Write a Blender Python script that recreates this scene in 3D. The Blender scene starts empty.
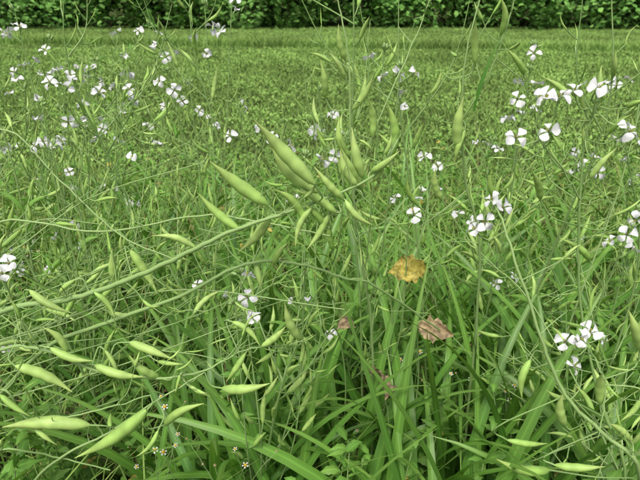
import bpy, math
import numpy as np
R = np.random.default_rng(11)
rad = math.radians
scene = bpy.context.scene
coll = scene.collection

# ------------------------------------------------------------------ materials
def newmat(name):
    m = bpy.data.materials.new(name); m.use_nodes = True
    nt = m.node_tree; nt.nodes.clear()
    return m, nt, nt.nodes, nt.links

def plantmat(name, cA, cB, tip=None, tipamt=0.5, mid=0.25, transl=0.35, rough=0.5, nscale=0, namt=0.35, spec=0.4, diffuse=False):
    """cA..cB random between individuals; tip colour toward t=1; lighter midrib; one noise for patchiness"""
    m, nt, N, L = newmat(name)
    out = N.new('ShaderNodeOutputMaterial')
    at = N.new('ShaderNodeAttribute'); at.attribute_name = 'Col'
    sp = N.new('ShaderNodeSeparateColor'); L.new(at.outputs['Color'], sp.inputs[0])
    def mix(fac, a, b):
        x = N.new('ShaderNodeMix'); x.data_type = 'RGBA'
        for s, v in ((x.inputs[0], fac), (x.inputs[6], a), (x.inputs[7], b)):
            if isinstance(v, (int, float, tuple)): s.default_value = v
            else: L.new(v, s)
        return x.outputs[2]
    def math_(op, a, b=0.0):
        x = N.new('ShaderNodeMath'); x.operation = op
        for s, v in ((x.inputs[0], a), (x.inputs[1], b)):
            if isinstance(v, (int, float)): s.default_value = v
            else: L.new(v, s)
        return x.outputs[0]
    col = mix(sp.outputs[0], cA + (1,), cB + (1,))
    if tip:
        p = math_('MULTIPLY', math_('POWER', sp.outputs[1], 3.0), tipamt)
        col = mix(p, col, tip + (1,))
    f = None
    if nscale:
        geo = N.new('ShaderNodeNewGeometry')
        n1 = N.new('ShaderNodeTexNoise'); n1.inputs['Scale'].default_value = nscale; n1.inputs['Detail'].default_value = 1
        L.new(geo.outputs['Position'], n1.inputs['Vector'])
        mr = N.new('ShaderNodeMapRange'); mr.inputs[1].default_value = .3; mr.inputs[2].default_value = .7
        mr.inputs[3].default_value = 1 - namt; mr.inputs[4].default_value = 1 + namt
        L.new(n1.outputs[0], mr.inputs[0]); f = mr.outputs[0]
    if mid:
        rib = math_('ADD', math_('MULTIPLY', math_('POWER', sp.outputs[2], 6.0), mid), 1.0)
        f = rib if f is None else math_('MULTIPLY', f, rib)
    if f is not None:
        vm = N.new('ShaderNodeVectorMath'); vm.operation = 'SCALE'
        L.new(col, vm.inputs[0]); L.new(f, vm.inputs[3]); col = vm.outputs[0]
    if diffuse:
        b = N.new('ShaderNodeBsdfDiffuse'); L.new(col, b.inputs[0]); L.new(b.outputs[0], out.inputs[0]); return m
    b = N.new('ShaderNodeBsdfPrincipled'); L.new(col, b.inputs['Base Color'])
    b.inputs['Roughness'].default_value = rough
    b.inputs['Specular IOR Level'].default_value = spec
    if transl > 0:
        t = N.new('ShaderNodeBsdfTranslucent')
        vm2 = N.new('ShaderNodeVectorMath'); vm2.operation = 'MULTIPLY'
        L.new(col, vm2.inputs[0]); vm2.inputs[1].default_value = (1.5, 1.35, 0.7) if name != 'white_petal' else (1, 1, 1)
        L.new(vm2.outputs[0], t.inputs[0])
        ms = N.new('ShaderNodeMixShader'); ms.inputs[0].default_value = transl
        L.new(b.outputs[0], ms.inputs[1]); L.new(t.outputs[0], ms.inputs[2])
        L.new(ms.outputs[0], out.inputs[0])
    else:
        L.new(b.outputs[0], out.inputs[0])
    return m

M = {}
M['stem'] = plantmat('radish_stem', (.21, .34, .10), (.30, .42, .155), transl=0, rough=.55, mid=0, spec=.3)
M['stemred'] = plantmat('reddish_stem', (.20, .09, .06), (.24, .20, .08), transl=0, mid=0)
M['pod'] = plantmat('seed_pod', (.27, .45, .09), (.38, .53, .15), tip=(.42, .45, .15), tipamt=.5, mid=.14, transl=.0, rough=.48, nscale=70, namt=.15, spec=.3)
M['petal'] = plantmat('white_petal', (.82, .80, .80), (.74, .72, .75), tip=(.85, .84, .83), tipamt=.6, mid=.0, transl=.25, rough=.6, spec=.2)
M['stamen'] = plantmat('flower_centre', (.50, .45, .10), (.45, .50, .12), transl=0, mid=0)
M['yellow'] = plantmat('yellow_disc', (.65, .38, .02), (.7, .45, .03), transl=0, mid=0)
M['grassbroad'] = plantmat('broad_grass', (.075, .21, .03), (.15, .33, .05), tip=(.27, .37, .08), tipamt=.45, mid=.5, transl=.3, rough=.42, nscale=5, namt=.25, spec=.4)
M['grassfine'] = plantmat('fine_grass', (.15, .30, .055), (.27, .40, .10), tip=(.37, .38, .14), tipamt=.5, mid=0, nscale=3, namt=.25, diffuse=True)
M['weed'] = plantmat('weed_leaf', (.12, .27, .04), (.20, .37, .07), mid=.4, transl=.25, rough=.55, nscale=4, namt=.25, spec=.3)
M['straw'] = plantmat('dry_straw', (.42, .34, .17), (.30, .20, .10), mid=0, diffuse=True)
M['deadyellow'] = plantmat('yellow_leaf', (.52, .46, .09), (.40, .30, .07), tip=(.28, .18, .06), tipamt=.6, transl=.2, rough=.6, nscale=130, namt=.5)
M['deadbrown'] = plantmat('brown_leaf', (.38, .29, .16), (.22, .15, .08), transl=0, rough=.7, nscale=130, namt=.4)
M['lawn'] = plantmat('lawn_grass', (.17, .32, .065), (.27, .41, .11), tip=(.36, .43, .15), tipamt=.5, mid=.0, nscale=.8, namt=.26, diffuse=True)
M['hedge'] = plantmat('hedge_leaf', (.09, .21, .045), (.17, .32, .075), mid=0, nscale=1.1, namt=.4, diffuse=True)
M['bark'] = plantmat('hedge_twig', (.06, .05, .03), (.08, .07, .04), mid=0, diffuse=True)

gm, nt, N, L = newmat('ground_soil')
o = N.new('ShaderNodeOutputMaterial'); b = N.new('ShaderNodeBsdfDiffuse'); L.new(b.outputs[0], o.inputs[0])
geo = N.new('ShaderNodeNewGeometry')
n = N.new('ShaderNodeTexNoise'); n.inputs['Scale'].default_value = 9; n.inputs['Detail'].default_value = 3
L.new(geo.outputs['Position'], n.inputs['Vector'])
cr = N.new('ShaderNodeValToRGB'); cr.color_ramp.elements[0].position = .35; cr.color_ramp.elements[0].color = (.035, .04, .016, 1)
cr.color_ramp.elements[1].position = .7; cr.color_ramp.elements[1].color = (.09, .13, .04, 1)
L.new(n.outputs[0], cr.inputs[0]); L.new(cr.outputs[0], b.inputs[0])

# ------------------------------------------------------------------ mesh builder
class MB:
    def __init__(s): s.v = []; s.f = []; s.c = []; s.m = []; s.n = 0; s.mats = []
    def add(s, v, f, mat, c):
        v = np.asarray(v, dtype=np.float32).reshape(-1, 3); f = np.asarray(f, dtype=np.int32).reshape(-1, 4)
        c = np.asarray(c, dtype=np.float32).reshape(-1, 3)
        if mat not in s.mats: s.mats.append(mat)
        s.v.append(v); s.f.append(f + s.n); s.c.append(c); s.m.append(np.full(len(f), s.mats.index(mat), np.int32)); s.n += len(v)
    def mesh(s, name):
        v = np.concatenate(s.v); f = np.concatenate(s.f); c = np.concatenate(s.c); mi = np.concatenate(s.m)
        me = bpy.data.meshes.new(name)
        me.vertices.add(len(v)); me.vertices.foreach_set('co', v.ravel())
        me.loops.add(len(f) * 4); me.loops.foreach_set('vertex_index', f.ravel())
        me.polygons.add(len(f)); me.polygons.foreach_set('loop_start', np.arange(0, len(f) * 4, 4, dtype=np.int32))
        me.update(calc_edges=True)
        me.polygons.foreach_set('material_index', mi)
        me.polygons.foreach_set('use_smooth', np.ones(len(f), dtype=bool))
        ca = me.color_attributes.new('Col', 'FLOAT_COLOR', 'POINT')
        ca.data.foreach_set('color', np.concatenate([c, np.ones((len(c), 1), np.float32)], 1).ravel())
        for k in s.mats: me.materials.append(M[k])
        me.update()
        return me
    def obj(s, name):
        o = bpy.data.objects.new(name, s.mesh(name)); coll.objects.link(o); return o

def nrm(a): return a / (np.linalg.norm(a, axis=-1, keepdims=True) + 1e-9)

def smooth(P, per=6):
    P = np.asarray(P, float)
    if len(P) < 3: return np.array([P[0] + (P[-1] - P[0]) * t for t in np.linspace(0, 1, per + 1)])
    Q = np.vstack([2 * P[0] - P[1], P, 2 * P[-1] - P[-2]]); out = []
    for i in range(1, len(Q) - 2):
        for t in np.arange(per) / per:
            a, b_, c, d = Q[i - 1], Q[i], Q[i + 1], Q[i + 2]
            out.append(.5 * ((2 * b_) + (-a + c) * t + (2 * a - 5 * b_ + 4 * c - d) * t * t + (-a + 3 * b_ - 3 * c + d) * t ** 3))
    out.append(P[-1]); return np.array(out)

def tube(mb, P, r, mat, rnd=None, sides=6, flat=1.0, ridge=0):
    P = np.asarray(P, float); n = len(P)
    r = np.interp(np.linspace(0, 1, n), np.linspace(0, 1, len(np.atleast_1d(r))), np.atleast_1d(r))
    T = nrm(np.gradient(P, axis=0))
    ref = np.array([.3, .2, 1.0]) if abs(T[:, 2]).mean() < .8 else np.array([1.0, .3, .1])
    U = nrm(np.cross(T, ref)); V = np.cross(T, U)
    a = np.arange(sides) * 2 * math.pi / sides
    v = P[:, None] + r[:, None, None] * (np.cos(a)[None, :, None] * U[:, None] + flat * np.sin(a)[None, :, None] * V[:, None])
    i = np.arange(n - 1)[:, None] * sides; j = np.arange(sides)[None]; j2 = (j + 1) % sides
    f = np.stack([i + j, i + j2, i + sides + j2, i + sides + j], -1)
    rnd = R.random() if rnd is None else rnd
    c = np.zeros((n, sides, 3)); c[..., 0] = rnd; c[..., 1] = np.linspace(0, 1, n)[:, None]
    if ridge: c[..., 2] = (np.abs(np.sin(a * 1)) > .99)[None]
    mb.add(v, f, mat, c)

def ribbons(mb, mat, base, az, Ln, W, th0, th1, seg=6, fold=.25, prof='grass', tw=0.0, pw=1.0, rnd=None, flat2=False, roll=1.0):
    base = np.asarray(base, float); n = len(base)
    t = np.linspace(0, 1, seg + 1)
    th = th0[:, None] + (th1 - th0)[:, None] * (t[None] ** pw)
    azv = az[:, None] + (R.normal(0, 1, n) * tw)[:, None] * t[None]
    D = np.stack([np.sin(th) * np.cos(azv), np.sin(th) * np.sin(azv), np.cos(th)], -1)
    st = D * (Ln / seg)[:, None, None]
    C = base[:, None] + np.concatenate([np.zeros((n, 1, 3)), np.cumsum(st[:, :-1], 1)], 1)
    S = np.stack([-np.sin(azv), np.cos(azv), np.zeros_like(azv)], -1)
    Nn = np.cross(D, S)
    rl = roll * ((R.normal(0, .5, n))[:, None] + (R.normal(0, .7, n))[:, None] * t[None])
    S = S * np.cos(rl)[..., None] + Nn * np.sin(rl)[..., None]; Nn = np.cross(D, S)
    if prof == 'grass': w = np.minimum(1, .55 + 1.6 * t) * np.clip(1 - t ** 2.2, 0.02, 1)
    elif prof == 'ovate': w = np.clip(np.sin(math.pi * np.clip(t * .97 + .03, 0, 1) ** .75), .04, 1)
    elif prof == 'serr': w = np.clip(np.sin(math.pi * np.clip(t * .97 + .03, 0, 1) ** .75), .04, 1) * (1 - .22 * (np.arange(seg + 1) % 2))
    w = w[None] * W[:, None] * .5
    if flat2:
        v = np.stack([C - S * w[..., None], C + S * w[..., None]], 2); k = 2
    else:
        v = np.stack([C - S * w[..., None], C + Nn * (fold * w)[..., None], C + S * w[..., None]], 2); k = 3
    m = (seg + 1) * k
    i = np.arange(n)[:, None, None] * m + np.arange(seg)[None, :, None] * k + np.arange(k - 1)[None, None]
    f = np.stack([i, i + 1, i + k + 1, i + k], -1)
    c = np.zeros((n, seg + 1, k, 3)); c[..., 0] = (R.random(n) if rnd is None else rnd)[:, None, None]; c[..., 1] = t[None, :, None]
    if k == 3: c[:, :, 1, 2] = 1
    mb.add(v, f, mat, c)

def frame(nv):
    nv = nrm(np.asarray(nv, float)); ref = np.array([0, 0, 1.]) if abs(nv[2]) < .9 else np.array([1., 0, 0])
    u = nrm(np.cross(ref, nv)); return u, np.cross(nv, u), nv

def flower(mb, p, nv, s=.014, openn=1.0):
    p = np.asarray(p, float); u, w, nv = frame(nv)
    a0 = R.random() * 6.28; nt_, ns = 10, 5
    t = np.linspace(0, 1, nt_); sg = np.linspace(-1, 1, ns)
    base_w = np.interp(t, [0, .2, .36, .5, .65, .78, .88, .96, 1], [.05, .06, .11, .26, .39, .43, .37, .22, .08])
    for k in range(4):
        a = a0 + k * math.pi / 2 + R.normal(0, .17); er = np.cos(a) * u + np.sin(a) * w; es = -np.sin(a) * u + np.cos(a) * w
        sc = s * R.uniform(.86, 1.12); droop = R.uniform(-.2, .55); rp = R.random() * 6; wd = base_w * R.uniform(.85, 1.15)
        side = R.normal(0, .35)
        rr = np.interp(t, [0, .3, 1], [.04, .24, 1.05]) * openn
        z = np.interp(t, [0, .25, .4, .7, 1], [-.35, .1, .2, .2, .10 - droop]) + (1 - openn) * t * .9
        v = p + sc * (rr[:, None, None] * er + (wd[:, None] * sg[None])[..., None] * es +
            (z[:, None] + side * (wd[:, None] * sg[None]) + .30 * np.abs(sg)[None] ** 2 * wd[:, None] + .07 * np.sin(rp + 5 * sg[None] + 7 * t[:, None]) * t[:, None])[..., None] * nv)
        v[-1, ns // 2] -= sc * .05 * er
        i = np.arange(nt_ - 1)[:, None] * ns + np.arange(ns - 1)[None]
        f = np.stack([i, i + 1, i + ns + 1, i + ns], -1)
        c = np.zeros((nt_, ns, 3)); c[..., 0] = (np.arange(ns) % 2)[None] * .7 + .3 * R.random(); c[..., 1] = t[:, None]
        mb.add(v, f, 'petal', c)
    tube(mb, [p - nv * s * .75, p - nv * s * .4, p + nv * s * .05], [.05 * s, .16 * s, .11 * s], 'stem', sides=6)
    for k in range(5):
        a = R.random() * 6.28; d = (np.cos(a) * u + np.sin(a) * w) * s * .10
        tube(mb, [p + d * .3, p + d + nv * s * .22, p + d * 1.2 + nv * s * .33], [.02 * s, .03 * s, .05 * s], 'stamen', sides=4)

def bud(mb, p, d, s=.004):
    d = nrm(np.asarray(d, float)); tube(mb, [p, p + d * s * .6, p + d * s * 1.6, p + d * s * 2.3], [s * .3, s * .62, s * .55, s * .1], 'stem', sides=6)

def pod(mb, a, b_, rr=None, bend=None):
    a = np.asarray(a, float); b_ = np.asarray(b_, float); Ln = np.linalg.norm(b_ - a)
    rr = Ln * R.uniform(.082, .098) if rr is None else rr
    big = Ln > .045
    t = np.linspace(0, 1, 25 if big else 13); ax = (b_ - a) / Ln
    bd = nrm(np.cross(ax, R.normal(0, 1, 3))) * Ln * R.uniform(.05, .13) if bend is None else bend
    P = a + t[:, None] * (b_ - a) + np.sin(math.pi * t)[:, None] * bd
    prof = np.interp(t, [0, .03, .07, .15, .26, .42, .56, .67, .77, .86, .94, 1], [.2, .40, .64, .88, .98, 1, .9, .72, .49, .29, .15, .05])
    prof = prof * (1 + R.uniform(.02, .06) * np.sin(t * R.uniform(24, 32) + R.random() * 6) * (t < .75))
    tube(mb, P, prof * rr, 'pod', sides=12 if big else 8, flat=.9, ridge=1)
    return Ln

def link(mb, q, a, ax, r=.0009):
    q = np.asarray(q); a = np.asarray(a); d = np.linalg.norm(a - q)
    m = a - nrm(np.asarray(ax)) * d * .45
    tube(mb, smooth([q, (q + m) / 2 * .5 + m * .5, a], 4), [r * 1.1, r, r * 1.5], 'stem', sides=5)

def raceme(mb, P, r0, r1, npod=6, nflow=3, podL=.055, start=.35, fs=.012, small=True, leaves=True):
    tube(mb, P, [r0, r1], 'stem', sides=6)
    n = len(P); T = nrm(np.gradient(P, axis=0))
    def at(t):
        x = t * (n - 1); i = min(int(x), n - 2); return P[i] + (P[i + 1] - P[i]) * (x - i), T[i]
    ang = R.random() * 6.28
    for k in range(npod):
        t = start + (0.9 - start) * (k + R.uniform(-.3, .3)) / max(npod, 1); t = min(max(t, .05), .95)
        p, tt = at(t); ang += 2.4 + R.normal(0, .3); u, w, _ = frame(tt)
        d = nrm(tt * R.uniform(.6, 1.1) + (np.cos(ang) * u + np.sin(ang) * w) * .9)
        pl = R.uniform(.012, .022); q = p + d * pl
        d2 = nrm(d + tt * .5 + np.array([0, 0, .25]))
        frac = 1 - .75 * ((t - start) / (1 - start)) if small else R.uniform(.55, 1)
        Lp = podL * frac * R.uniform(.75, 1.2)
        tube(mb, smooth([p, (p + q) / 2 - np.array([0, 0, .001]), q], 3), [.0009, .0008, .0012], 'stem', sides=5)
        pod(mb, q, q + d2 * Lp, rr=Lp * (.088 if Lp > .035 else .05))
    for k in range(nflow):
        p, tt = at(R.uniform(.88, 1.0)); ang += 2.4; u, w, _ = frame(tt)
        d = nrm(tt * .6 + np.cos(ang) * u + np.sin(ang) * w); q = p + d * R.uniform(.010, .022)
        tube(mb, [p, q], [.0007, .0007], 'stem', sides=4)
        flower(mb, q + d * fs * .6, nrm(d + np.array([0, -.3, .5]) + R.normal(0, .35, 3)), fs * R.uniform(.8, 1.1), R.choice([1, 1, 1, .8, .55]))
    if nflow:
        for k in range(5):
            d = nrm(T[-1] + R.normal(0, .45, 3)); bud(mb, P[-1] + d * .006, d, R.uniform(.0025, .004)); tube(mb, [P[-1], P[-1] + d * .007], [.0006, .0005], 'stem', sides=4)
    if leaves:
        for k in range(2):
            p, tt = at(R.uniform(.02, .4))
            ribbons(mb, 'weed', [p], np.array([R.random() * 6.28]), np.array([R.uniform(.03, .08)]), np.array([R.uniform(.006, .016)]), np.array([.5]), np.array([1.9]), seg=7, prof='serr', fold=.3)

# ------------------------------------------------------------------ surveyed radish plants (world millimetres)
def pts(s): return [np.array([float(x) for x in q.split(',')]) / 1000 for q in s.split()]
def ptsn(s): return [[float(x) for x in q.split(',')] for q in s.split()]
near = [
 dict(root='-760,740,0 -700,720,300', stems={
  'A': ('-560,660,640 -425,620,741 -342,620,758 -268,610,786 -197,600,822 -137,590,857 -88,590,880 -35,600,895 24,620,910 70,640,930 95,660,964', .0030, .0011),
  'A2': ('-620,790,700 -493,780,800 -333,760,793 -170,720,837 -83,700,836 14,700,815', .0016, .0010),
  'B': ('-420,640,640 -282,620,725 -183,620,766 -97,630,808 -27,650,797 34,660,770 78,680,746 196,750,620', .0023, .0014),
  'C1': ('-520,580,640 -391,550,732 -336,550,732 -270,540,707 -197,540,697 -143,550,701 -95,570,717 -40,600,702', .0019, .0009),
  'C2': ('-430,540,500 -323,500,605 -259,510,638 -208,520,672 -144,550,698', .0016, .0009),
  'C3': ('-470,520,620 -370,500,713 -346,500,667 -272,500,680 -205,520,688', .0015, .0008),
  'C4': ('-470,520,560 -378,480,640 -323,500,605 -264,500,584', .0015, .0008),
  'K': ('-600,830,800 -469,800,939 -387,780,869 -300,750,793 -206,720,763', .0014, .0009)}),
 dict(root='470,600,0 450,590,250', stems={
  'E': ('430,520,450 370,460,629 324,480,671 285,500,706 251,520,776 219,550,857 205,580,899 194,590,913', .0022, .0010),
  'E2': ('324,480,671 328,500,721 300,500,770 289,510,779', .0012, .0008),
  'F': ('427,550,508 379,580,626 331,600,772 306,600,890 293,600,981 300,600,1024', .0018, .0009),
  'F2': ('303,600,909 262,580,958 231,570,989', .0011, .0008)}),
 dict(root='110,820,0 100,800,350', stems={
  'H': ('88,780,599 62,750,762 48,725,861 40,722,960 36,725,1049 22,735,1117 10,745,1160', .0017, .0006),
  'I': ('47,723,870 74,740,955 105,760,1024 135,785,1089 150,800,1138', .0011, .0005)}),
 dict(root='300,820,0 280,800,400', stems={
  'J': ('248,760,745 205,740,883 186,725,973 182,722,1049 196,735,1128 208,745,1170', .0017, .0006),
  'J2': ('186,725,973 212,725,1024 232,738,1082 243,750,1127 250,758,1180', .0011, .0005)}),
]
PODS = """-6,580,936,-68,570,1005 -61,600,903,-124,590,961 -2,620,911,-50,610,968 -17,600,881,-52,590,925 19,600,893,-27,590,925 7,610,869,-23,600,909 39,700,928,21,690,987
55,680,891,24,670,945 97,720,926,82,710,991 76,640,938,53,630,910 -27,620,696,-48,610,766 -274,540,717,-215,530,709 -323,540,743,-269,530,725 -365,530,724,-300,520,685
-239,570,729,-178,560,709 -276,500,659,-372,490,663 -204,500,683,-303,490,624 -364,490,715,-331,480,690 -122,540,681,-58,530,699 -110,580,753,-78,570,725
-246,640,823,-215,630,766 -279,660,759,-267,650,826 -201,540,620,-144,530,658 -263,550,732,-248,540,702 -172,540,702,-177,530,679 -162,540,686,-142,530,671
-195,500,651,-217,490,629 191,720,960,183,710,915 185,720,933,179,710,1004 32,730,1047,21,720,1093 42,730,984,58,720,1031 7,740,998,-9,730,1045 194,720,1043,182,710,1094
227,740,1076,219,730,1123 268,750,1026,243,740,1064 175,740,853,159,730,909 370,520,755,342,510,814 329,500,691,307,490,743 228,500,635,271,490,629 282,480,615,340,470,631
294,500,659,273,490,715 359,480,716,336,470,689 289,500,584,221,490,599 137,720,853,115,710,894 250,530,733,243,520,680 286,600,1014,281,590,1042 355,470,666,314,460,699
-378,620,775,-326,610,751 -316,620,790,-343,610,766 216,620,901,198,610,942 282,660,885,259,650,935 342,620,819,305,610,859
-150,595,850,-196,590,868 -95,590,876,-138,585,918 45,630,915,20,625,968 62,640,930,92,640,968 30,610,905,62,600,874 -60,600,888,-105,600,842
-290,610,778,-268,600,742 -85,640,806,-70,630,762 -60,640,803,-35,630,846 -200,545,695,-225,535,740 -310,550,727,-330,545,772
-75,580,715,-40,570,755 -95,570,712,-115,560,670 -345,500,665,-318,490,640
10,605,888,-14,590,850 28,612,905,-12,606,948 -10,598,900,-30,590,862 52,640,922,38,650,985 70,720,950,58,712,1010"""
FL = """202,560,994 235,560,1001 229,570,1032 247,580,1032 267,590,1036 291,590,1039 339,600,990 197,590,913 214,600,899 176,570,885 189,580,891 286,500,786 286,500,748 301,510,787 276,510,774 -350,550,852 -368,560,833"""
mbs = [MB() for _ in near]; samp = []; own = []
for k, pl in enumerate(near):
    root = pts(pl['root'])
    for key, (s, r0, r1) in pl['stems'].items():
        P = pts(s)
        branch = key in ('E2', 'F2', 'I', 'J2')
        if not branch: P = root + P
        S_ = smooth(P, 7)
        S_[1:-1] += R.normal(0, .0005, (len(S_) - 2, 3))
        tube(mbs[k], S_, [r0 * 1.6 if not branch else r0, r0, r1], 'stem', sides=8)
        lo = 0 if branch else 7 * len(root)
        samp.append(S_[lo:]); own.append(np.full(len(S_) - lo, k))
SA = np.concatenate(samp); OW = np.concatenate(own)
def nearest(p, ax):
    d = np.linalg.norm(SA - (p - nrm(ax) * .012), axis=1); i = int(np.argmin(d)); return SA[i], OW[i]
for q in ptsn(PODS.replace('\n', ' ')):
    a = np.array(q[:3]) / 1000; b_ = np.array(q[3:]) / 1000; Ln = np.linalg.norm(b_ - a)
    b_ = b_ + R.normal(0, .004, 3)
    s, k = nearest(a, b_ - a)
    link(mbs[k], s, a, b_ - a)
    pod(mbs[k], a, b_, rr=min(Ln * R.uniform(.088, .102), .0088))
for q in ptsn(FL):
    a = np.array(q) / 1000
    nv = nrm(np.array([R.normal(0, .5), -.45 + R.normal(0, .2), .8 + R.normal(0, .25)]))
    s, k = nearest(a, nv)
    link(mbs[k], s, a - nv * .010, nv, .0007)
    flower(mbs[k], a, nv, R.uniform(.0115, .0132), R.choice([1, 1, .85]))
for i in range(230):
    j = R.integers(0, len(SA) - 8); p = SA[j]; k = OW[j]
    if p[2] < .60: continue
    d = nrm(R.normal(0, 1, 3) + np.array([0, 0, .8])); Lq = R.uniform(.012, .05)
    q = p + d * Lq; pth = smooth([p, p + d * Lq * .5 + R.normal(0, .002, 3), q + np.array([0, 0, .006])], 4)
    tube(mbs[k], pth, [.0008, .0005], 'stem', sides=5)
    if R.random() < .4: pod(mbs[k], pth[-1], pth[-1] + nrm(d + np.array([0, 0, .6])) * R.uniform(.015, .04), rr=R.uniform(.0012, .003))
ribbons(mbs[3], 'grassbroad', [[.200, .722, .985]], np.array([.3]), np.array([.105]), np.array([.011]), np.array([.12]), np.array([.55]), seg=10, roll=.1)
def sprawl(mb, a, b_, sag, npod, nfl, podL=.06):
    a = np.array(a); b_ = np.array(b_)
    P = smooth([a, a * .66 + b_ * .34 + np.array([0, 0, sag]) + R.normal(0, .012, 3), a * .33 + b_ * .67 + np.array([0, 0, sag]) + R.normal(0, .015, 3), b_], 8)
    raceme(mb, P, .0017, .0007, npod=npod, nflow=nfl, podL=podL, start=.3, small=False, leaves=False)
    for s2 in range(2):
        q0 = P[R.integers(6, 22)]; e2 = q0 + nrm(R.normal(0, 1, 3) * np.array([1, .6, 1]) + np.array([0, 0, .7])) * R.uniform(.05, .14)
        if e2[1] < .45: continue
        raceme(mb, smooth([q0, (q0 + e2) / 2 + R.normal(0, .006, 3), e2], 5), .0010, .0005, npod=R.integers(1, 4), nflow=0, podL=.03, start=.3, leaves=False)
for i in range(22):
    z = R.uniform(.5, .82); y = R.uniform(.6, 1.2)
    sprawl(mbs[0], (-.70 + R.normal(0, .03), .72 + (y - .72) * .5, z - R.uniform(.1, .3)), (R.uniform(-.42, .05), y, z + R.uniform(-.05, .1)), R.uniform(-.02, .07), R.integers(1, 5), 0)
for i in range(11):
    z = R.uniform(.5, .78); y = R.uniform(.55, .9)
    sprawl(mbs[1], (.455, .6, R.uniform(.3, .5)), (R.uniform(.12, .5), y, z), R.uniform(-.02, .05), R.integers(2, 6), 0, .052)
for mb in mbs: mb.obj('radish_plant')

# ------------------------------------------------------------------ other radish plants with flowering tops
CL = """-462,1000,1039,4 -449,900,954,4 -446,950,931,2 -423,850,899,2 -427,1050,974,3 -342,1000,986,4 -283,900,887,2 -280,1050,978,4 -253,1100,947,3 -211,1100,1087,3 -176,1200,1088,3
-130,900,946,3 -61,950,908,2 -22,800,896,3 -3,950,964,2 119,850,1016,4 312,850,1012,5 136,780,842,4 193,880,864,3 417,680,833,3 436,700,850,2 -22,700,760,2 -109,660,773,3 -112,620,752,1 -318,1200,1013,3
-510,1000,1086,3 -426,1100,900,2 -572,1100,995,3 -511,1200,862,2 -408,1200,895,2 -348,1200,1049,2 330,900,1040,3 95,860,1040,2"""
CL = [(np.array(q[:3]) / 1000, int(q[3])) for q in ptsn(CL.replace('\n', ' '))]
roots = [(-.95, 1.0), (-.62, 1.15), (-.42, .92), (-.30, 1.3), (-.12, 1.0), (.12, .95), (.34, .95), (.55, .85), (-.75, 1.4), (-1.15, 1.35), (.8, 1.15), (-.5, 1.6), (.62, 1.3), (-1.0, 1.75), (-.15, .72), (1.1, 1.5), (-1.5, 2.1), (-.9, 2.3),
         (-.72, 1.0), (-.85, 1.25), (.72, .9), (.48, 1.1), (.95, 1.3), (-1.3, 1.7)]
tallroots = [(-.50, .86), (-.36, 1.0), (-.20, 1.1), (-.04, .95), (.10, .90), (.26, .92), (.40, .88), (.50, 1.0), (-.62, 1.0)]
assign = {i: [] for i in range(len(roots))}
for c, n_ in CL:
    d = [math.hypot(c[0] - r[0], c[1] - r[1]) for r in roots]; assign[int(np.argmin(d))].append((c, n_))
for i, (x, y) in enumerate(roots):
    mb = MB(); tall = {10: .85, 15: .8, 4: .75, 5: .8, 14: .7, 12: .8, 6: .85, 20: 1.0, 21: .95}.get(i, .97)
    fr = .33 if x < -.35 or x > .5 else .12
    H = tall * R.uniform(.92, 1.06); ln = R.normal(0, .07, 2)
    stem = smooth([(x, y, 0), (x + ln[0] * .5, y + ln[1] * .5, H * .4), (x + ln[0], y + ln[1], H * .75), (x + ln[0] * 1.6 + R.normal(0, .03), y + ln[1] * 1.4, H)], 10)
    raceme(mb, stem, .0036, .0009, npod=7, nflow=2 if fr > .3 else 0, start=.6, podL=.055)
    for c, n_ in assign[i]:
        zs = R.uniform(.25, .55) * H; p0 = stem[np.argmin(abs(stem[:, 2] - zs))]
        mid = p0 * .5 + c * .5 + np.array([(c - p0)[0] * .2, (c - p0)[1] * .2, -.03]) + R.normal(0, .015, 3)
        raceme(mb, smooth([p0, mid, c], 10), .0018, .0009, npod=R.integers(4, 8), nflow=n_, podL=.048, start=.45, fs=.0125)
    for b in range(R.integers(5, 9)):
        zs = R.uniform(.3, .85) * H; p0 = stem[np.argmin(abs(stem[:, 2] - zs))]
        a = R.random() * 6.28; Lb = R.uniform(.15, .38); tl = R.uniform(.4, 1.1)
        e = p0 + np.array([math.cos(a) * math.sin(tl), math.sin(a) * math.sin(tl), math.cos(tl)]) * Lb
        if e[1] < .55: e[1] = 2 * p0[1] - e[1]
        e[2] = min(e[2], 1.10)
        P = smooth([p0, p0 * .5 + e * .5 + np.array([math.cos(a), math.sin(a), -.5]) * Lb * .12, e], 9)
        raceme(mb, P, .0017, .0007, npod=R.integers(4, 8), nflow=R.choice([1, 2]) if R.random() < fr else 0, podL=R.uniform(.038, .062), start=.3, fs=.0115)
        for s2 in range(R.integers(0, 3)):
            q0 = P[R.integers(4, 14)]; e2 = q0 + nrm(R.normal(0, 1, 3) + np.array([0, 0, 1.0])) * R.uniform(.06, .16)
            if e2[1] < .5: continue
            raceme(mb, smooth([q0, (q0 + e2) / 2 + R.normal(0, .008, 3), e2], 6), .0011, .0005, npod=R.integers(2, 5), nflow=1 if R.random() < fr * .4 else 0, podL=.038, start=.3, leaves=False, fs=.011)
    mb.obj('radish_plant')
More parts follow.
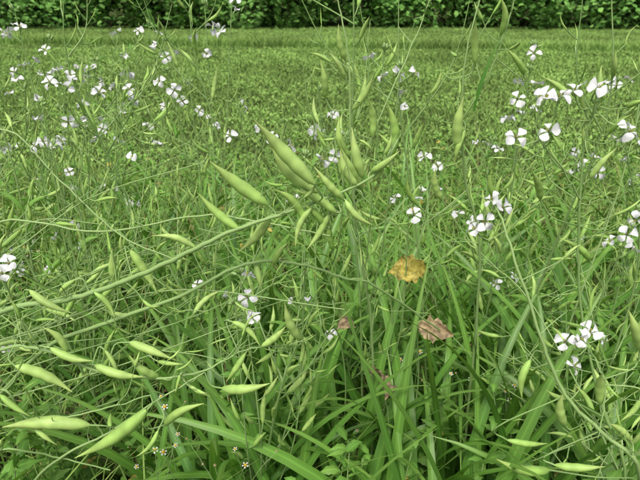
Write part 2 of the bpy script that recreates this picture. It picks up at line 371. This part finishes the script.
for i, (x, y) in enumerate(tallroots):
    mb = MB(); H = R.uniform(1.10, 1.28); ln = R.normal(0, .06, 2)
    stem = smooth([(x, y, 0), (x + ln[0] * .5, y, H * .4), (x + ln[0] + R.normal(0, .012), y + ln[1] * .5, H * .65), (x + ln[0] * 1.3 + R.normal(0, .02), y + ln[1], H * .85), (x + ln[0] * 1.9 + R.normal(0, .02), y + ln[1], H)], 8)
    raceme(mb, stem, .0026, .0007, npod=6, nflow=0, start=.62, podL=.055, leaves=False)
    for b in range(R.integers(4, 7)):
        zs = R.uniform(.55, .9) * H; p0 = stem[np.argmin(abs(stem[:, 2] - zs))]
        a = R.choice([0, math.pi]) + R.normal(0, .6); Lb = R.uniform(.10, .28); tl = R.uniform(.35, .85)
        dxy = np.array([math.cos(a), math.sin(a), 0])
        e = p0 + (dxy * math.sin(tl) + np.array([0, 0, math.cos(tl)])) * Lb
        P = smooth([p0, (p0 + e) / 2 + dxy * Lb * .10 - np.array([0, 0, .012]), e], 8)
        raceme(mb, P, .0013, .0005, npod=R.integers(2, 6), nflow=3 if (R.random() < .35 and abs(x) > .2) else 0, podL=R.uniform(.03, .05), start=.25, fs=.0115, leaves=False)
        if R.random() < .5:
            q0 = P[R.integers(4, 12)]; e2 = q0 + nrm(R.normal(0, .6, 3) + np.array([0, 0, 1.0])) * R.uniform(.05, .12)
            raceme(mb, smooth([q0, (q0 + e2) / 2 + R.normal(0, .005, 3), e2], 5), .0009, .0004, npod=R.integers(1, 3), nflow=0, podL=.028, start=.3, leaves=False)
    mb.obj('radish_plant')

# ------------------------------------------------------------------ undergrowth
U = lambda a, b_, n: R.uniform(a, b_, n)
def scatter(n, x0, x1, y0, y1): return np.stack([U(x0, x1, n), U(y0, y1, n), np.zeros(n)], 1)
mb = MB()
n = 950; Bp = scatter(n, -1.6, 1.6, .5, 2.3)
ribbons(mb, 'grassbroad', Bp, U(0, 6.28, n), U(.35, .75, n), U(.009, .019, n), U(.05, .4, n), U(1.0, 2.3, n), seg=10, pw=1.4, tw=.3)
n = 300; Bp = scatter(n, -.25, .85, .55, 1.3)
ribbons(mb, 'grassbroad', Bp, U(0, 6.28, n), U(.5, .85, n), U(.018, .032, n), U(.0, .3, n), U(.8, 2.2, n), seg=14, pw=1.6, tw=.3, roll=.6)
n = 62; Bp = scatter(n, -.2, .6, .52, .85)
ribbons(mb, 'grassbroad', Bp, U(0, 6.28, n), U(.58, .86, n), U(.018, .030, n), U(.0, .2, n), U(.5, 2.0, n), seg=18, pw=2.0, tw=.3, roll=.4)
mb.obj('broad_leaf_grass')
mb = MB()
n = 7500; Bp = scatter(n, -2.6, 2.6, .45, 3.1)
keep = ~((Bp[:, 0] > -.25) & (Bp[:, 0] < .7) & (Bp[:, 1] < 1.1) & (R.random(n) < .88)); Bp = Bp[keep]; n = len(Bp)
hh = .75 - .45 * np.clip((Bp[:, 1] - 1.2) / 1.7, 0, 1)
ribbons(mb, 'grassfine', Bp, U(0, 6.28, n), U(.35, 1.0, n) * hh, U(.002, .0055, n), U(.0, .5, n), U(.6, 2.4, n), seg=6, pw=1.3, tw=.5, flat2=True)
n = 1100; Bp = scatter(n, -2.2, 2.2, .5, 2.6)
ribbons(mb, 'straw', Bp, U(0, 6.28, n), U(.2, .6, n), U(.0015, .004, n), U(.1, .9, n), U(.6, 2.4, n), seg=6, pw=1.3, tw=.7, flat2=True)
mb.obj('tall_grass')
mb = MB()
LB, LA, LL, LW = [], [], [], []
def weed(x, y, H, lean, leafL):
    a = R.random() * 6.28; P = smooth([(x, y, 0), (x + math.cos(a) * lean * .4, y + math.sin(a) * lean * .4, H * .55), (x + math.cos(a) * lean, y + math.sin(a) * lean, H)], 8)
    tube(mb, P, [.0022, .0009], 'stemred' if R.random() < .15 else 'stem', sides=5)
    aa = R.random() * 3
    for k in range(2, len(P)):
        aa += 1.57
        for s in (0, math.pi):
            LB.append(P[k] + R.normal(0, .003, 3)); LA.append(aa + s + R.normal(0, .25)); l = leafL * R.uniform(.6, 1.15) * (1.1 - .5 * k / len(P)); LL.append(l); LW.append(l * R.uniform(.38, .6))
    return P[-1]
tops = []
for k in range(580):
    y = R.uniform(.5, 3.1); x = R.uniform(-1, 1) * (.5 + y * .8)
    H = R.uniform(.2, .55) * (1 - .25 * max(0, y - 1.4)); tops.append(weed(x, y, H, R.uniform(.02, .15), R.uniform(.03, .065)))
LB = np.array(LB); LA = np.array(LA); LL = np.array(LL); LW = np.array(LW); n = len(LB)
sel = R.random(n) < .012
ribbons(mb, 'weed', LB[~sel], LA[~sel], LL[~sel], LW[~sel], U(.7, 1.3, (~sel).sum()), U(1.4, 2.3, (~sel).sum()), seg=7, prof='serr', fold=.3, tw=.2)
ribbons(mb, 'deadyellow', LB[sel], LA[sel], LL[sel], LW[sel], U(.7, 1.8, sel.sum()), U(1.4, 2.9, sel.sum()), seg=7, prof='serr', fold=.3, tw=.4)
n = 200; Bp = scatter(n, -1.5, 1.5, .5, 2.2)
ribbons(mb, 'weed', Bp, U(0, 6.28, n), U(.18, .38, n), U(.04, .085, n), U(.2, .8, n), U(1.2, 2.2, n), seg=13, prof='serr', fold=.35, tw=.3)
mb.obj('weed_foliage')

def daisy(mb, p, nv, s, pet=True):
    u, w, nv = frame(nv)
    tube(mb, [p - nv * s * .5, p - nv * s * .1, p + nv * s * .18, p + nv * s * .4, p + nv * s * .5], [s * .15, s * .42, s * .5, s * .36, s * .03], 'yellow' if pet else 'straw', sides=9)
    if pet:
        for k in range(5):
            a = k * 1.2566 + R.normal(0, .1); er = np.cos(a) * u + np.sin(a) * w; es = np.cross(nv, er)
            t = np.array([.4, .75, .98]); ww = np.array([.13, .26, .18]) * s
            v = np.stack([p + er * (t * s)[:, None] - es * ww[:, None], p + er * (t * s * 1.05)[:, None] + es * ww[:, None]], 1)
            mb.add(v, [[0, 1, 3, 2], [2, 3, 5, 4]], 'petal', np.zeros((6, 3)))
SM = "-116,620,459 -244,600,512 -232,600,508 -158,600,481 -241,660,540 153,850,481 189,850,500 299,900,478 355,800,427 359,800,463 275,800,475"
mb = MB()
heads = pts(SM) + [tops[i] + np.array([0, 0, .02]) for i in R.choice(len(tops), 60, False)]
for k, p in enumerate(heads):
    g = np.array([p[0] + R.normal(0, .05), p[1] + R.uniform(.0, .1), 0])
    tube(mb, smooth([g, (g + p) / 2 + R.normal(0, .02, 3), p], 6), [.0014, .0006], 'stem', sides=5)
    daisy(mb, p, nrm(np.array([R.normal(0, .3), -.4, 1.0])), .0052 if k < 11 else .0038, pet=(k % 4 != 3))
    for q in range(2):
        e = p + R.normal(0, .02, 3) + np.array([0, 0, .005]); tube(mb, smooth([p - np.array([0, 0, .05]), (p + e) / 2 - np.array([0, 0, .02]), e], 4), [.0007, .0005], 'stem', sides=4)
        daisy(mb, e, nrm(np.array([R.normal(0, .4), -.3, 1.0])), .0036, pet=R.random() < .5)
mb.obj('daisy_weed')

def deadleaf(name, p, s, mat, tilt):
    mb = MB(); nu, nv_ = 25, 13; u = np.linspace(0, 1, nu); v = np.linspace(-1, 1, nv_)
    wL = np.sin(math.pi * np.clip(u * .95 + .04, 0, 1) ** .8) * .34
    rag = 1 + .14 * np.sin(u * 27)[:, None] * (np.abs(v)[None] ** 3) + R.normal(0, .10, (nu, nv_)) * (np.abs(v)[None] ** 4)
    X = (u[:, None] - .5) * np.ones(nv_)[None] + .12 * np.abs(v)[None]; Y = wL[:, None] * v[None] * rag
    Z = .35 * np.abs(Y) + .05 * np.sin(X * 13 + Y * 9) + .04 * np.sin(Y * 26 + X * 8) - .8 * X ** 2 + R.normal(0, .007, (nu, nv_)) + .25 * X * Y
    V = np.stack([X, Y, Z], -1) * s
    cx, sx = math.cos(tilt[0]), math.sin(tilt[0]); V = V @ np.array([[1, 0, 0], [0, cx, sx], [0, -sx, cx]])
    cz, sz = math.cos(tilt[1]), math.sin(tilt[1]); V = V @ np.array([[cz, sz, 0], [-sz, cz, 0], [0, 0, 1]])
    i = np.arange(nu - 1)[:, None] * nv_ + np.arange(nv_ - 1)[None]
    f = np.stack([i, i + 1, i + nv_ + 1, i + nv_], -1)
    c = np.zeros((nu, nv_, 3)); c[..., 0] = R.random((nu, 1)) * .5 + .5 * R.random((nu, nv_)); c[..., 1] = np.abs(v)[None] * R.uniform(.5, 1, (nu, 1)); c[:, nv_ // 2, 2] = 1
    mb.add(V + p, f, mat, c)
    a = V[0, nv_ // 2] + p; tube(mb, smooth([a, a + np.array([.01, .02, -.05]), a + np.array([.02, .03, -.2]), (a[0], a[1] + .05, 0)], 5), [.0012, .0018], 'stem', sides=5)
    mb.obj(name)
D = pts("167,950,617 194,850,561 109,850,395")
deadleaf('yellowed_leaf', D[0] + np.array([-.022, -.15, .088]), .066, 'deadyellow', (.85, .15))
deadleaf('withered_leaf', D[1] + np.array([-.01, -.09, .055]), .058, 'deadbrown', (.9, -.5))
deadleaf('withered_leaf', D[2] + np.array([0, -.10, .12]), .075, 'deadbrown', (.8, 1.8))
deadleaf('withered_leaf', np.array([.045, .80, .60]), .04, 'deadbrown', (.5, .8))

# ------------------------------------------------------------------ lawn
patches = []
for k in range(4):
    mb = MB(); n = 2200; Bp = np.stack([U(-.5, .5, n), U(-.5, .5, n), np.zeros(n)], 1)
    ribbons(mb, 'lawn', Bp, U(0, 6.28, n), U(.03, .09, n), U(.003, .007, n), U(.0, .8, n), U(.6, 2.0, n), seg=3, flat2=True)
    n = 450; cx = U(-.5, .5, 40); cy = U(-.5, .5, 40); ci = R.integers(0, 40, n)
    Bp = np.stack([cx[ci] + R.normal(0, .04, n), cy[ci] + R.normal(0, .04, n), U(.01, .05, n)], 1)
    ribbons(mb, 'lawn', Bp, U(0, 6.28, n), U(.02, .045, n), U(.010, .020, n), U(.6, 1.4, n), U(1.3, 2.0, n), seg=3, flat2=True, prof='ovate')
    patches.append(mb.mesh('lawn_patch'))
mb = MB(); n = 1300; Bp = np.stack([U(-.5, .5, n), R.normal(0, .12, n), np.zeros(n)], 1)
ribbons(mb, 'lawn', Bp, U(0, 6.28, n), U(.10, .24, n), U(.004, .009, n), U(.0, .5, n), U(.6, 2.0, n), seg=4, flat2=True)
edge = mb.mesh('lawn_edge_patch')
par = bpy.data.objects.new('lawn', None); coll.objects.link(par)
for ix in range(-13, 14):
    for iy in range(2, 13):
        if abs(ix) > 3 + iy * .95: continue
        o_ = bpy.data.objects.new('patch', patches[R.integers(0, 4)]); coll.objects.link(o_); o_.parent = par
        o_.location = (ix, iy + .6, .0); o_.rotation_euler = (0, 0, R.integers(0, 4) * math.pi / 2)
        s = R.uniform(.85, 1.15); o_.scale = (1, 1, s if iy < 9 else s * .5)
    o_ = bpy.data.objects.new('edge_patch', edge); coll.objects.link(o_); o_.parent = par
    o_.location = (ix, 9.6 - .10 * ix, 0); o_.rotation_euler = (0, 0, -.10)

# hedge
leafp = []
for k in range(3):
    mb = MB(); n = 700
    d = nrm(R.normal(0, 1, (n, 3))); rr_ = R.uniform(.6, 1, (n, 1)) ** .5 * .62
    Bp = d * rr_ * np.array([1, .9, .9]) + R.normal(0, .05, (n, 3))
    ribbons(mb, 'hedge', Bp, U(0, 6.28, n), U(.08, .17, n), U(.05, .11, n), U(.5, 1.6, n), U(1.2, 2.6, n), seg=3, prof='ovate', flat2=True)
    for q in range(8):
        a = R.normal(0, .3, 3); b_ = a + nrm(R.normal(0, 1, 3)) * .5; tube(mb, smooth([a, (a + b_) / 2 + R.normal(0, .05, 3), b_], 4), [.008, .003], 'bark', sides=5)
    leafp.append(mb.mesh('hedge_clump'))
hp = bpy.data.objects.new('hedge', None); coll.objects.link(hp)
for ix in range(-18, 19):
    for row, (yy, zz) in enumerate([(13.2, .35), (13.7, 1.1), (14.1, 1.9), (14.1, .6)]):
        o_ = bpy.data.objects.new('clump', leafp[R.integers(0, 3)]); coll.objects.link(o_); o_.parent = hp
        o_.location = (ix * .85 + R.normal(0, .15), yy + R.normal(0, .18), zz + R.normal(0, .12)); o_.rotation_euler = (R.normal(0, .3), R.normal(0, .3), R.random() * 6.28)
        s = R.uniform(.9, 1.3); o_.scale = (s, s, s)

k = 400.0
me = bpy.data.meshes.new('ground'); me.from_pydata([(-k, -k, 0), (k, -k, 0), (k, k, 0), (-k, k, 0)], [], [(0, 1, 2, 3)]); me.materials.append(gm)
go = bpy.data.objects.new('ground', me); coll.objects.link(go)

# ------------------------------------------------------------------ light, camera
w = bpy.data.worlds.new("World"); scene.world = w; w.use_nodes = True
nt = w.node_tree; bg = nt.nodes['Background']
sky = nt.nodes.new('ShaderNodeTexSky'); sky.sky_type = 'NISHITA'; sky.sun_disc = False
el, az = rad(62), rad(200)
sky.sun_elevation = el; sky.sun_rotation = az; sky.dust_density = 4; sky.air_density = 1.2
hs = nt.nodes.new('ShaderNodeHueSaturation'); hs.inputs['Saturation'].default_value = .5   # thin cloud greys the sky
nt.links.new(sky.outputs[0], hs.inputs['Color']); nt.links.new(hs.outputs[0], bg.inputs[0]); bg.inputs[1].default_value = .15
ld = bpy.data.lights.new('sun', 'SUN'); ld.energy = 3.0; ld.angle = rad(22); ld.color = (1, .98, .92)
lo = bpy.data.objects.new('sun', ld); coll.objects.link(lo)
from mathutils import Vector
dv = Vector((math.sin(az) * math.cos(el), math.cos(az) * math.cos(el), math.sin(el)))
lo.rotation_euler = dv.to_track_quat('Z', 'Y').to_euler()

cd = bpy.data.cameras.new('camera'); cam = bpy.data.objects.new('camera', cd); coll.objects.link(cam)
cam.location = (0, 0, 1.15); cam.rotation_euler = (rad(64), 0, 0)
cd.sensor_width = 36; cd.lens = 18 / math.tan(rad(30)); cd.clip_start = .02; cd.clip_end = 1500
cd.dof.use_dof = True; cd.dof.focus_distance = .78; cd.dof.aperture_fstop = 13
scene.camera = cam
scene.view_settings.view_transform = 'Standard'; scene.view_settings.look = 'None'; scene.view_settings.exposure = 0
